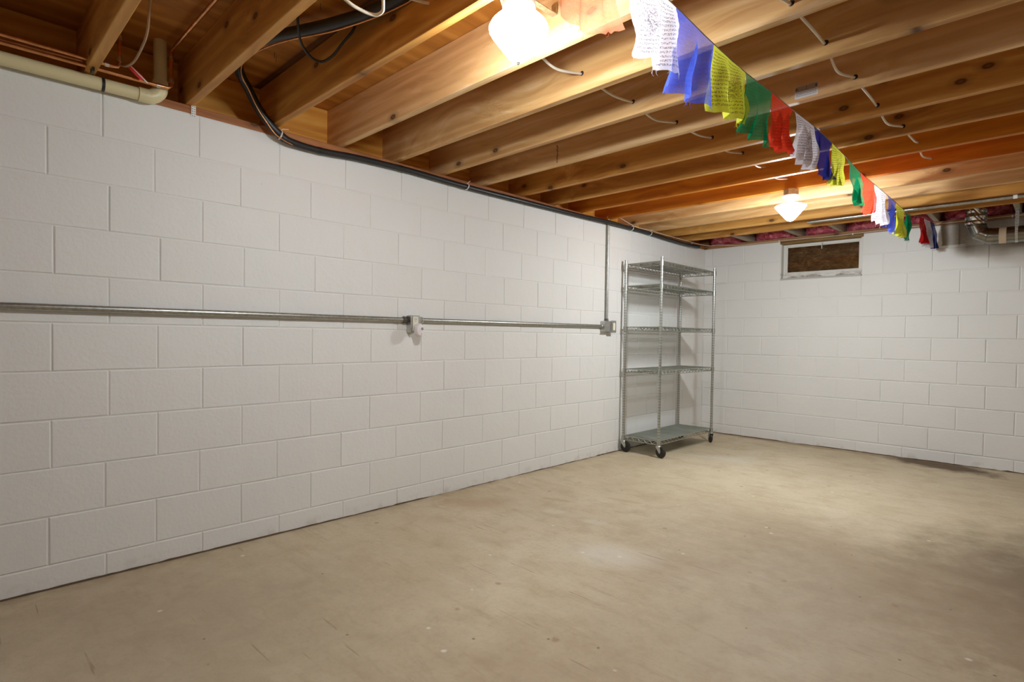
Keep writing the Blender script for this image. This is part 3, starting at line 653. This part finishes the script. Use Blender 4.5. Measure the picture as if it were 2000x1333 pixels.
conduit([(.018, -1.992, 1.262), (.018, -1.992, 2.205)], .0125, 'vertical galvanised conduit from junction box up to the joists', [((.018, -1.992, 2.19), 'z')])

def outlet_slots(mb, x, y, z):
    for s in (-1, 1): mb.box((x, y+s*.006-.0012, z-.001), (x+.0008, y+s*.006+.0012, z+.008))
    mb.box((x, y-.002, z-.012), (x+.0008, y+.002, z-.007))
t = empty('outlet_box', (0, -4.15, 1.155)); tag(t, 'metal outlet box with white duplex outlet, midway along the left wall', 'outlet')
MB().cbox((.001, -.042, -.052), (.046, .025, .058), .003).build('box', M_GALV, t)
MB().cbox((.0465, -.043, -.052), (.0495, .026, .058), .001).build('cover_plate', M_GALV, t)
r1 = MB().cbox((.0498, -.029, -.044), (.0540, .012, .050), .0015).build('receptacle', M_IVORY, t)
mb = MB(); outlet_slots(mb, .0544, -.0085, .030); mb.build('slots', M_DARKSTEEL, r1)
for s, yy in ((-1, -.063), (1, .0475)):
    MB().lathe([(.012, -.020), (.021, -.020), (.022, -.008), (.0185, -.006), (.0185, .006), (.022, .008), (.022, .020), (.012, .020)], 8, (.0195, yy, .0285), 'y', False).build('connector', M_DARKSTEEL if s < 0 else M_GALV, t)
t = empty('night_light', (.056, -4.150, 1.122)); t.scale = (1.25, 1.25, 1.25); tag(t, 'small white plug-in night light with grey sensor, in the outlet', 'night light')
mb = MB(); prof = [(.0, .0), (.020, .001), (.027, .006), (.028, .022), (.022, .032), (.0, .036)]
mb.lathe(prof, 24, (0, 0, 0), 'x'); 
for i, v in enumerate(mb.v): mb.v[i] = (v[0], v[1]*.9, v[2]*(1.15 if v[2] > 0 else 1.35))
mb.build('body', M_DEVICE, t)
MB().lathe([(.0, .0), (.0075, .0), (.0075, .003), (.0, .004)], 16, (.0335, .008, .004), 'x').build('light_sensor', M_SENSOR, t)
MB().lathe([(.0, .0), (.004, .0), (.004, .002), (.0, .002)], 10, (.031, .004, -.020), 'x').build('indicator', M_RED, t)

t = empty('junction_box', (0, -2.02, 1.19)); tag(t, 'galvanised junction box where the conduits meet on the left wall', 'electrical box')
MB().cbox((.001, -.045, -.048), (.050, .050, .048), .003).build('box', M_GALV, t)
mb = MB().cbox((.0503, -.046, -.049), (.0523, .051, .049), .001)
for a, b in ((-.03, -.03), (.03, .03), (-.03, .03), (.03, -.03)): mb.lathe([(.004, 0), (.004, .002), (.0, .003)], 8, (.0523, a, b), 'x')
mb.build('cover', M_GALV, t)
MB().lathe([(.010, .0485), (.019, .0485), (.019, .060), (.016, .061), (.016, .072), (.012, .072)], 8, (.018, .028, 0), 'z', False).build('top_connector', M_DARKSTEEL, t)
MB().lathe([(.010, -.064), (.017, -.064), (.019, -.058), (.019, -.0455), (.010, -.0455)], 8, (.0185, 0, -.001), 'y', False).build('side_connector', M_GALV, t)
t = empty('switch_box', (0, -1.93, 1.188)); tag(t, 'small metal box with a white switch beside the junction box', 'switch')
MB().cbox((.001, -.0385, -.052), (.055, .034, .052), .003).build('box', M_GALV, t)
MB().cbox((.0553, -.040, -.056), (.0583, .035, .056), .001).build('cover_plate', M_GALV, t)
MB().cbox((.0586, -.019, -.034), (.0625, .014, .034), .001).build('rocker', M_IVORY, t)

# ------------------------------------------------------------------ black cable along the wall top
t = empty('black_cable', (.03, -5.0, 2.13)); o0 = Vector((.03, -5.0, 2.13)); tag(t, 'thick black cable bundle along the top of the left wall, rising between joists', 'cable')
path = [(.060, -.26, 2.128), (.034, -.52, 2.126), (.03, -.95, 2.131), (.03, -1.37, 2.143), (.03, -1.72, 2.140), (.051, -2.0, 2.136), (.03, -2.35, 2.132), (.028, -2.66, 2.129), (.027, -3.27, 2.124), (.027, -3.77, 2.122), (.027, -4.2, 2.129), (.027, -4.56, 2.122), (.030, -4.755, 2.108), (.034, -4.875, 2.105), (.040, -4.985, 2.112), (.045, -5.045, 2.138), (.05, -5.10, 2.18), (.055, -5.15, 2.235), (.075, -5.205, 2.305), (.12, -5.26, 2.35), (.22, -5.30, 2.372), (.38, -5.31, 2.372), (.60, -5.275, 2.352), (.88, -5.18, 2.335), (1.20, -5.10, 2.33), (1.7, -5.085, 2.34), (2.6, -5.085, 2.36)]
sp = spline([Vector(p)-o0 for p in path], 6)
nr = 15*6; MB().tube(sp, [.0185+.0035*min(1, max(0, (q-78)/12)) for q in range(len(sp))], 12).build('sheath', M_BLACKCABLE, t)
MB().tube([q+Vector((0, .030, .020)) for q in sp[-24:]], .015, 10).build('second_cable', M_BLACKCABLE, t)
for k in range(9, len(sp)-30, 13):
    a, b = sp[k], sp[k+1]; d = (b-a).normalized()
    MB().tube([a-d*.014, a+d*.014], .0198 if k < 80 else .0232, 12).build('tape_band', M_BLACK, t)
for k, (py, pz) in enumerate(((-5.03, 2.128), (-3.72, 2.122), (-1.62, 2.141), (-1.28, 2.141), (-.40, 2.127))):
    c = Vector((.032 if k else .044, py, pz))-o0; mb = MB(); ring = []
    for q in range(17):
        a = 2*math.pi*q/16; ring.append(c+Vector((math.cos(a)*.0205, .006*math.sin(a), math.sin(a)*.0205)))
    mb.tube(ring, .0034 if k else .0042, 6)
    mb.tube([c+Vector((.0, 0, .02)), c+Vector((.006, .012, .034)), c+Vector((.012, .04 if k == 0 else .02, .038 if k == 0 else .042))], .002, 5)
    mb.build('cable_tie', M_WHITE, t)
t = empty('ground_wire', (.05, -5.04, 2.10)); o1 = Vector((.05, -5.04, 2.10)); tag(t, 'bare copper wire following the black cable up beside the joist', 'wire')
MB().tube(spline([Vector(p)-o1 for p in [(.058, -4.97, 2.090), (.064, -5.055, 2.115), (.072, -5.115, 2.17), (.083, -5.165, 2.225), (.107, -5.215, 2.29), (.15, -5.262, 2.325), (.24, -5.29, 2.346), (.40, -5.285, 2.349), (.62, -5.25, 2.332), (.9, -5.155, 2.315), (1.25, -5.078, 2.312), (1.7, -5.076, 2.318)]], 6), .0032, 8).build('copper_wire', M_COPPER, t)
t = empty('black_wire_loop', (.7, -5.17, 2.33)); o1 = Vector((.7, -5.17, 2.33)); tag(t, 'thin black wire loop drooping below the subfloor between joists', 'wire')
MB().tube(spline([Vector(p)-o1 for p in [(.80, -5.285, 2.404), (.79, -5.28, 2.33), (.73, -5.24, 2.292), (.69, -5.18, 2.268), (.70, -5.135, 2.258), (.76, -5.115, 2.27), (.84, -5.11, 2.30), (.90, -5.095, 2.34), (.92, -5.09, 2.404)]], 6), .0055, 8).build('wire', M_BLACKCABLE, t)
t = empty('white_cable_loop', (1.3, -5.3, 2.2)); o1 = Vector((1.3, -5.3, 2.2)); tag(t, 'thick white cable hanging in a bend at the top edge, left of the near lamp', 'cable')
MB().tube(spline([Vector(p)-o1 for p in [(1.27, -5.46, 2.30), (1.31, -5.40, 2.20), (1.325, -5.36, 2.165), (1.33, -5.315, 2.155), (1.343, -5.272, 2.152), (1.372, -5.262, 2.155), (1.395, -5.272, 2.165), (1.42, -5.29, 2.20), (1.45, -5.30, 2.30), (1.46, -5.30, 2.407)]], 8), .0055, 10).build('sheath', M_WIRE, t)

# ------------------------------------------------------------------ drain and copper pipes at the upper left
t = empty('drain_pipe', (.045, -5.585, 2.145)); o1 = Vector((.045, -5.585, 2.145)); tag(t, 'cream plastic drain pipe along the wall top, turning up at an elbow', 'pipe')
MB().tube([Vector(p)-o1 for p in ((.045, -7.7, 2.115), (.045, -5.66, 2.143))], .027, 20).build('pipe', M_PVC, t)
el = [Vector((.045, -5.665, 2.143))-o1]
for k in range(9):
    a = math.pi/2*k/8; el.append(Vector((.045, -5.635+.055*math.sin(a), 2.143+.055*(1-math.cos(a))))-o1)
el.append(Vector((.045, -5.58, 2.225))-o1)
MB().tube(el, .0315, 20).build('elbow', M_PVC, t)
MB().tube([Vector(p)-o1 for p in ((.045, -5.58, 2.22), (.045, -5.58, ZSUB))], .027, 20).build('riser', M_PVC, t)
MB().tube([Vector(p)-o1 for p in ((.045, -5.80, 2.141), (.045, -5.789, 2.1412))], .0285, 20).build('hanger_band', M_BLACK, t)
def cu(name, pts, label, fit, r=.0078):
    t = empty(name, pts[0]); o = Vector(pts[0]); tag(t, label, 'pipe', 'copper water pipes beside the drain pipe')
    MB().tube([Vector(p)-o for p in pts], r, 12).build('tube', M_COPPER, t)
    for a, b in fit: MB().tube([Vector(a)-o, Vector(b)-o], r+.0022, 12).build('fitting', M_BRASSY, t)
cu('copper_pipe', [(.12, -7.7, 2.185), (.12, -5.775, 2.203), (.12, -5.755, 2.207), (.12, -5.748, 2.222), (.12, -5.748, 2.345), (.122, -5.748, 2.362), (.14, -5.746, 2.37), (1.6, -5.742, 2.37)],
   'upper copper pipe that turns up beside the red tag', [((.12, -5.80, 2.2027), (.12, -5.785, 2.203)), ((.12, -5.748, 2.228), (.12, -5.748, 2.25)), ((.12, -5.748, 2.32), (.12, -5.748, 2.338))])
cu('copper_pipe', [(.095, -7.7, 2.155), (.095, -5.60, 2.186), (.095, -5.562, 2.188), (.095, -5.548, 2.20), (.095, -5.548, 2.34), (.097, -5.548, 2.357), (.115, -5.546, 2.365), (1.6, -5.532, 2.365)],
   'lower copper pipe that turns up right of the drain elbow', [((.095, -5.607, 2.1858), (.095, -5.592, 2.1862)), ((.095, -5.548, 2.215), (.095, -5.548, 2.232)), ((.095, -5.548, 2.315), (.095, -5.548, 2.333))])
cu('copper_pipe', [(.072, -7.7, 2.183), (.072, -6.3, 2.19), (.078, -5.87, 2.205)], 'third, thinner copper pipe ending behind the black hanger clip', [], .006)
t = empty('pipe_clip', (.1, -5.84, 2.2)); tag(t, 'black clip gripping the copper pipes above the drain pipe', 'clip')
MB().cbox((-.012, -.004, -.045), (.034, .004, .022), .001).build('clip_body', M_BLACK, t)
t = empty('hanging_cable', (.3, -5.745, 2.17)); o1 = Vector((.3, -5.745, 2.17)); tag(t, 'limp tan cable hanging between the two left joists', 'cable')
MB().tube(spline([Vector(p)-o1 for p in [(.80, -5.77, 2.40), (.66, -5.76, 2.25), (.60, -5.755, 2.178), (.50, -5.75, 2.158), (.36, -5.745, 2.155), (.22, -5.742, 2.182), (.132, -5.742, 2.212)]], 8), .0045, 8).build('sheath', M_TANWIRE, t)
t = empty('hanging_tag', (.13, -5.69, 2.20)); tag(t, 'small red and white tag tied by the copper pipe', 'tag')
Mr = Matrix.Rotation(math.radians(-40), 4, 'X')
mb = MB().cbox((-.001, -.030, -.010), (.001, .032, .010), .0004); mb.v = [tuple(Mr @ Vector(v)) for v in mb.v]; mb.build('red_panel', M_RED, t)
mb = MB().cbox((.0014, -.030, .001), (.0026, .052, .006), .0003); mb.v = [tuple(Mr @ Vector(v)) for v in mb.v]; mb.build('white_stem', M_WHITE, t)
t = empty('perforated_strap', (0, -5.43, 2.14)); tag(t, 'short perforated metal strap over the sill plate under the second joist', 'strap')
MB().cbox((.0005, -.010, -.022), (.0025, .010, .034), .0005).build('band', M_WHITE, t)
mb = MB()
for k in range(5):
    for s in (-1, 1): mb.lathe([(.0022, 0), (.0022, .0006), (.0, .0006)], 8, (.0025, s*.0045, -.016+k*.011), 'x')
mb.build('holes', M_DARKSTEEL, t)['kind'] = 'stuff'

# ------------------------------------------------------------------ cables threaded through the joists
def cable(pts, label, r=.0055):
    t = empty('house_cable', pts[0]); o = Vector(pts[0]); tag(t, label, 'cable', 'cables threaded through the joists')
    sp = spline([Vector(p)-o for p in pts], 8)
    MB().tube(sp, r, 8).build('sheath', M_WIRE, t)
    return t
def thread(xs, zs, js, droop, wig):
    out = []
    for i, j in enumerate(js):
        y = JF[j]; out.append((xs[i], y-.042, zs[i])); out.append((xs[i], y+.004, zs[i]))
        if i < len(js)-1:
            ym = (y+JF[js[i+1]]-.038)/2; out.append(((xs[i]+xs[i+1])/2+wig*(1 if i % 2 else -1), ym, (zs[i]+zs[i+1])/2-droop*(.7+.6*R.random())))
    return out
cable([(1.56, -4.90, 2.285), (1.50, -4.80, 2.275)]+thread([1.455, 1.459, 1.487, 1.521, 1.529, 1.551, 1.56, 1.57], [2.262, 2.252, 2.234, 2.23, 2.255, 2.253, 2.25, 2.25], [13, 14, 15, 16, 17, 18, 19, 20], .028, .012),
      'white cable running from lamp to lamp through joist holes')
cable([(1.60, -4.90, 2.285), (1.40, -5.02, 2.27), (1.33, -5.20, 2.26)], 'short white cable entering the near lamp box from the left')
cable(thread([2.33]*4+[2.333, 2.348, 2.348, 2.388, 2.40, 2.41], [2.22]*3+[2.21, 2.22, 2.211, 2.215, 2.21, 2.22, 2.22], [11, 12, 13, 14, 15, 16, 17, 18, 19, 20], .022, .014), 'white cable through joist holes, right of the flags')
HOLE = mat('hole_dark', (.02, .01, .005), .9)
for (x, z, j) in [(1.459, 2.252, 14), (1.487, 2.234, 15), (1.521, 2.23, 16), (1.529, 2.255, 17), (1.551, 2.253, 18), (2.33, 2.21, 14), (2.333, 2.22, 15), (2.348, 2.211, 16), (2.348, 2.215, 17), (2.388, 2.21, 18)]:
    MB().lathe([(.0, -.0006), (.0105, -.0006), (.0105, .002)], 14, (x+.004, JF[j]-.038, z+.002), 'y').build('drilled_hole', HOLE, ceil)

t = empty('thin_white_wire', (.5, -.02, 2.14)); o1 = Vector((.5, -.02, 2.14)); tag(t, 'thin white wire stapled along the top of the back wall, over the window', 'wire')
MB().tube(spline([Vector(p)-o1 for p in [(.036, -1.83, 2.21), (.045, -1.62, 2.168), (.055, -1.46, 2.158), (.055, -1.29, 2.165), (.056, -1.09, 2.160), (.055, -.53, 2.160), (.06, -.29, 2.158), (.10, -.06, 2.160), (.18, -.014, 2.170), (.30, -.013, 2.150), (.42, -.012, 2.141), (.56, -.012, 2.142), (.724, -.012, 2.143), (1.034, -.012, 2.141), (1.323, -.012, 2.136), (1.592, -.012, 2.140), (2.0, -.012, 2.146), (2.38, -.012, 2.15), (3.2, -.012, 2.152)]], 5), .0028, 6).build('wire', M_WIRE, t)
for x, z in ((.84, 2.1435), (1.53, 2.138), (2.1, 2.148), (2.7, 2.151)):
    MB().box((x-.004, -.017, z-.010), (x+.004, -.001, z+.006)).build('staple', M_WHITE, t, Vector((0, 0, 0))-o1)

# sticker on a joist
t = empty('paper_card', (2.160, JF[16]-.0385, 2.211)); t.scale = (.9, 1, .95); tag(t, 'small white printed card stapled to a joist, right of the flags', 'card')
MB().cbox((-.054, -.0012, -.029), (.054, 0, .029), .0002).build('card', mat('card_white', (.72, .73, .74), .5), t)
MB().box((-.052, -.0016, .003), (.052, -.0011, .027)).build('card_upper_panel', mat('card_grey', (.36, .31, .26), .6), t)
for s in (-1, 1): MB().lathe([(.0055, -.0021), (.0055, -.0014)], 12, (s*.045, 0, .015), 'y').build('dark_dot', M_DARKSTEEL, t)
MB().box((-.001, -.0021, .005), (.001, -.0014, .025)).build('dark_line', M_DARKSTEEL, t)
mb = MB()
for k in range(3):
    x = -.046
    while x < .045:
        L = R.uniform(.003, .009); mb.box((x, -.0018, -.0045-k*.0075), (min(x+L, .047), -.0013, -.0022-k*.0075)); x += L+.002
mb.build('fine_print', mat('card_ink', (.25, .26, .30), .7), t)['kind'] = 'stuff'

# grade stamp on a joist: a column of small ink strokes
mb = MB(); rd = random.Random(3)
for k in range(9):
    z = 2.295-k*.0125
    for q in range(3):
        a = rd.uniform(-.006, .003); mb.box((.708+a, JF[16]-.0386, z-rd.uniform(.001, .007)), (.708+a+rd.uniform(.002, .007), JF[16]-.0379, z+.0012))
    mb.box((.702+rd.uniform(0, .004), JF[16]-.0386, z-.008), (.705+rd.uniform(0, .004), JF[16]-.0379, z))
mb.build('ink_stamp', mat('ink', (.06, .03, .02), .8), ceil)['kind'] = 'stuff'

# nails poking through the subfloor in the open bay
mb_n = [(.30, -5.16), (.33, -5.18), (.52, -5.20), (.86, -5.22), (1.15, -5.2), (.75, -5.09), (.78, -5.085), (.81, -5.09)]
for x, y in mb_n:
    MB().tube([(x, y, ZSUB+.001), (x+.004, y-.003, ZSUB-.03)], .0013, 6).build('nail', M_DARKSTEEL, ceil)

# ------------------------------------------------------------------ conduit under the second last joist
t = empty('joist_conduit', (2.5, -.79, 2.158)); tag(t, 'long galvanised conduit strapped under the joists near the back wall', 'conduit')
MB().tube([(-1.15, 0, -.004), (0, 0, 0), (2.88, 0, .003)], .0135, 14).build('pipe', M_EMT, t)
for x in (.25,): MB().tube([(x-.012, 0, .0002), (x+.012, 0, .0002)], .0155, 14).build('strap', M_WHITE, t)

# ------------------------------------------------------------------ duct
DY = -.20
t = empty('duct', (2.48, DY, 2.0)); o1 = Vector((2.48, DY, 2.0)); tag(t, 'round galvanised steel duct with elbow, running right along the back wall', 'duct')
def ring(c, d, up, r, n=28):
    d = Vector(d).normalized(); a = Vector((0, 1, 0)); b = d.cross(a).normalized()
    return [Vector(c)-o1+(a*math.cos(2*math.pi*q/n)+b*math.sin(2*math.pi*q/n))*r for q in range(n)]
def gore(name, rs, m, n=28):
    vs = [v for R_ in rs for v in R_]; fs = [(i*n+q, i*n+(q+1) % n, (i+1)*n+(q+1) % n, (i+1)*n+q) for i in range(len(rs)-1) for q in range(n)]
    return MB().add(vs, fs, True).build(name, m, t)
rad = .066
cs = [((2.482, DY, 2.085), (0, 0, -1)), ((2.484, DY, 2.062), (.12, 0, -1)), ((2.508, DY, 2.000), (.75, 0, -1)), ((2.560, DY, 1.972), (1, 0, -.28)), ((2.600, DY, 1.968), (1, 0, 0))]
rg = [ring(c, d, 0, rad) for c, d in cs]
for i in range(4):
    gore('elbow_gore', [rg[i], rg[i+1]], M_DUCT)
for i in (1, 2, 3):
    MB().tube(ring(cs[i][0], cs[i][1], 0, rad+.001), .0026, 6, False, True).build('seam', M_DUCT, t)
gore('horizontal_run', [ring((2.598, DY, 1.968), (1, 0, 0), 0, rad-.001), ring((5.39, DY, 1.985), (1, 0, 0), 0, rad-.001)], M_DUCT)
# crumpled foil sleeve
rs = []; rd = random.Random(5)
for k in range(22):
    z = 2.075+k*.0158; rr_ = ring((2.482, DY, z), (0, 0, -1), 0, rad+.004+.0035*math.sin(k*1.9), 36)
    rs.append([v+(v-(Vector((2.482, DY, z))-o1)).normalized()*rd.uniform(-.004, .0045) for v in rr_])
o = gore('foil_sleeve', rs, M_FOIL, 36); o['label'] = 'crumpled foil tape sleeve'
for p in o.data.polygons: p.use_smooth = False
gore('tape_patch', [ring((2.632, DY, 1.9682), (1, 0, 0), 0, rad+.0006), ring((2.678, DY, 1.9685), (1, 0, 0), 0, rad+.0006)], M_TAPE)
t2 = empty('duct_hanger', (2.739, DY, 2.05)); tag(t2, 'perforated steel strap holding up the round duct', 'strap')
mb = MB().box((-.009, -rad-.0035, -.08), (.009, -rad-.0020, .124)).box((-.009, rad+.0020, -.08), (.009, rad+.0035, .124))
n = 20; vs = []
for q in range(n+1):
    a = math.pi*q/n; 
    for rr_ in (rad+.0012, rad+.0027):
        for x in (-.009, .009): vs.append((x, -math.cos(a)*rr_, -.081-math.sin(a)*rr_))
fs = []
for q in range(n):
    a = q*4; fs += [(a, a+1, a+5, a+4), (a+2, a+6, a+7, a+3), (a, a+4, a+6, a+2), (a+1, a+3, a+7, a+5)]
mb.add(vs, fs); mb.build('band', M_GALV, t2)
mb = MB()
for k in range(8): mb.lathe([(.003, -.0005), (.003, .0), (0, .0)], 8, (0, -rad-.0035, -.06+k*.023), 'y')
mb.build('holes', M_DARKSTEEL, t2)['kind'] = 'stuff'

# ------------------------------------------------------------------ wire shelf rack
PX0, PX1, PY0, PY1 = .047, .424, -1.728, -.648
SHZ = [.150, .790, 1.190, 1.578, 1.785]
rack = empty('shelving_rack', (.235, -1.19, 0)); ro = Vector((.235, -1.19, 0)); tag(rack, 'tall chrome wire shelving rack on casters in the corner', 'shelving')
def L_(p): return Vector(p)-ro
for x in (PX0, PX1):
    for y in (PY0, PY1):
        MB().lathe([(.0, .118), (.0128, .118), (.0128, 1.816), (.0135, 1.8165), (.0135, 1.824), (.0, 1.826)], 16, L_((x, y, 0))).build('post', M_POST, rack)
def zig(a, b, z0, z1, n):
    out = []
    for k in range(n+1):
        q = a.lerp(b, k/n); out.append(Vector((q.x, q.y, z1 if k % 2 else z0)))
    return out
for si, z in enumerate(SHZ):
    mb = MB(); a0, a1 = Vector((PX0, PY0, 0))-ro, Vector((PX1, PY0, 0))-ro; b0, b1 = Vector((PX0, PY1, 0))-ro, Vector((PX1, PY1, 0))-ro
    for p, q, n in ((a0, a1, 12), (b0, b1, 12), (a0, b0, 34), (a1, b1, 34)):
        for zz in (z, z-.034): mb.tube([Vector((p.x, p.y, zz)), Vector((q.x, q.y, zz))], .0038, 8)
        mb.tube(zig(p, q, z-.032, z-.002, n), .0026, 5)
    for f in (.33, .67):
        p = a0.lerp(a1, f); q = b0.lerp(b1, f); p = p+Vector((0, .03, 0)); q = q-Vector((0, .03, 0))
        for zz in (z-.006, z-.030): mb.tube([Vector((p.x, p.y, zz)), Vector((q.x, q.y, zz))], .0030, 6)
        mb.tube(zig(p, q, z-.028, z-.008, 30), .0024, 5)
    sh = mb.build('shelf', M_CHROME, rack)
    mb = MB(); k = PY0+.02
    while k < PY1-.01:
        mb.tube([L_((PX0, k, z-.0005)), L_((PX1, k, z-.0005))], .0014, 4); k += .0235
    d = mb.build('deck_wires', M_CHROME, sh); d['kind'] = 'stuff'
    MB().cbox(L_((PX0+.004, PY0+.016, z+.0012)), L_((PX1-.004, PY1-.016, z+.0026)), .0005).build('shelf_liner', M_LINER, sh)
    for x in (PX0, PX1):
        for y in (PY0, PY1):
            MB().lathe([(.0135, z-.040), (.0185, z-.040), (.0172, z+.006), (.0135, z+.006)], 14, L_((x, y, 0))).build('corner_sleeve', M_CHROME, sh)
def caster(x, y, ang):
    c = MB(); d = Vector((math.cos(ang), math.sin(ang), 0)); s = Vector((-math.sin(ang), math.cos(ang), 0)); o = Vector((x, y, 0))-ro
    ce = o+d*.026+Vector((0, 0, .052))
    mb = MB().lathe([(.0, .098), (.024, .098), (.026, .104), (.022, .110), (.012, .113), (.012, .12), (0, .12)], 20, o)
    for sg in (-1, 1):
        prof = [(-.024, .102), (.028, .102), (.036, .060), (.030, .044), (.020, .044), (.008, .060)]
        pts = [(o+d*a+Vector((0, 0, zz))+s*sg*(.0165+k*.002)) for k in (0, 1) for a, zz in prof]
        n = len(prof); mb.add(pts, [tuple(range(n)), tuple(range(2*n-1, n-1, -1))]+[(i, (i+1) % n, n+(i+1) % n, n+i) for i in range(n)])
    mb.lathe([(0, -.022), (.006, -.022), (.006, .022), (0, .022)], 8)
    # axle moved into place
    k = len(mb.v)-32
    for i in range(k, len(mb.v)):
        v = Vector(mb.v[i]); mb.v[i] = tuple(ce+d*v.x+Vector((0, 0, 1))*v.y+s*v.z)
    ca = mb.build('caster', M_GALV, rack)
    wm = MB().lathe([(.018, -.0125), (.044, -.0125), (.049, -.010), (.0515, -.004), (.0515, .004), (.049, .010), (.044, .0125), (.018, .0125)], 32)
    wm.lathe([(0, -.0135), (.019, -.0135), (.019, .0135), (0, .0135)], 20)
    wm.v = [tuple(ce+d*v[0]+Vector((0, 0, 1))*v[1]+s*v[2]) for v in wm.v]
    wm.build('wheel', M_RUBBER, ca)
caster(PX0+.004, PY0, 0.0); caster(PX1, PY0, -.15); caster(PX1, PY1, 2.25); caster(PX0+.003, PY1, .9)
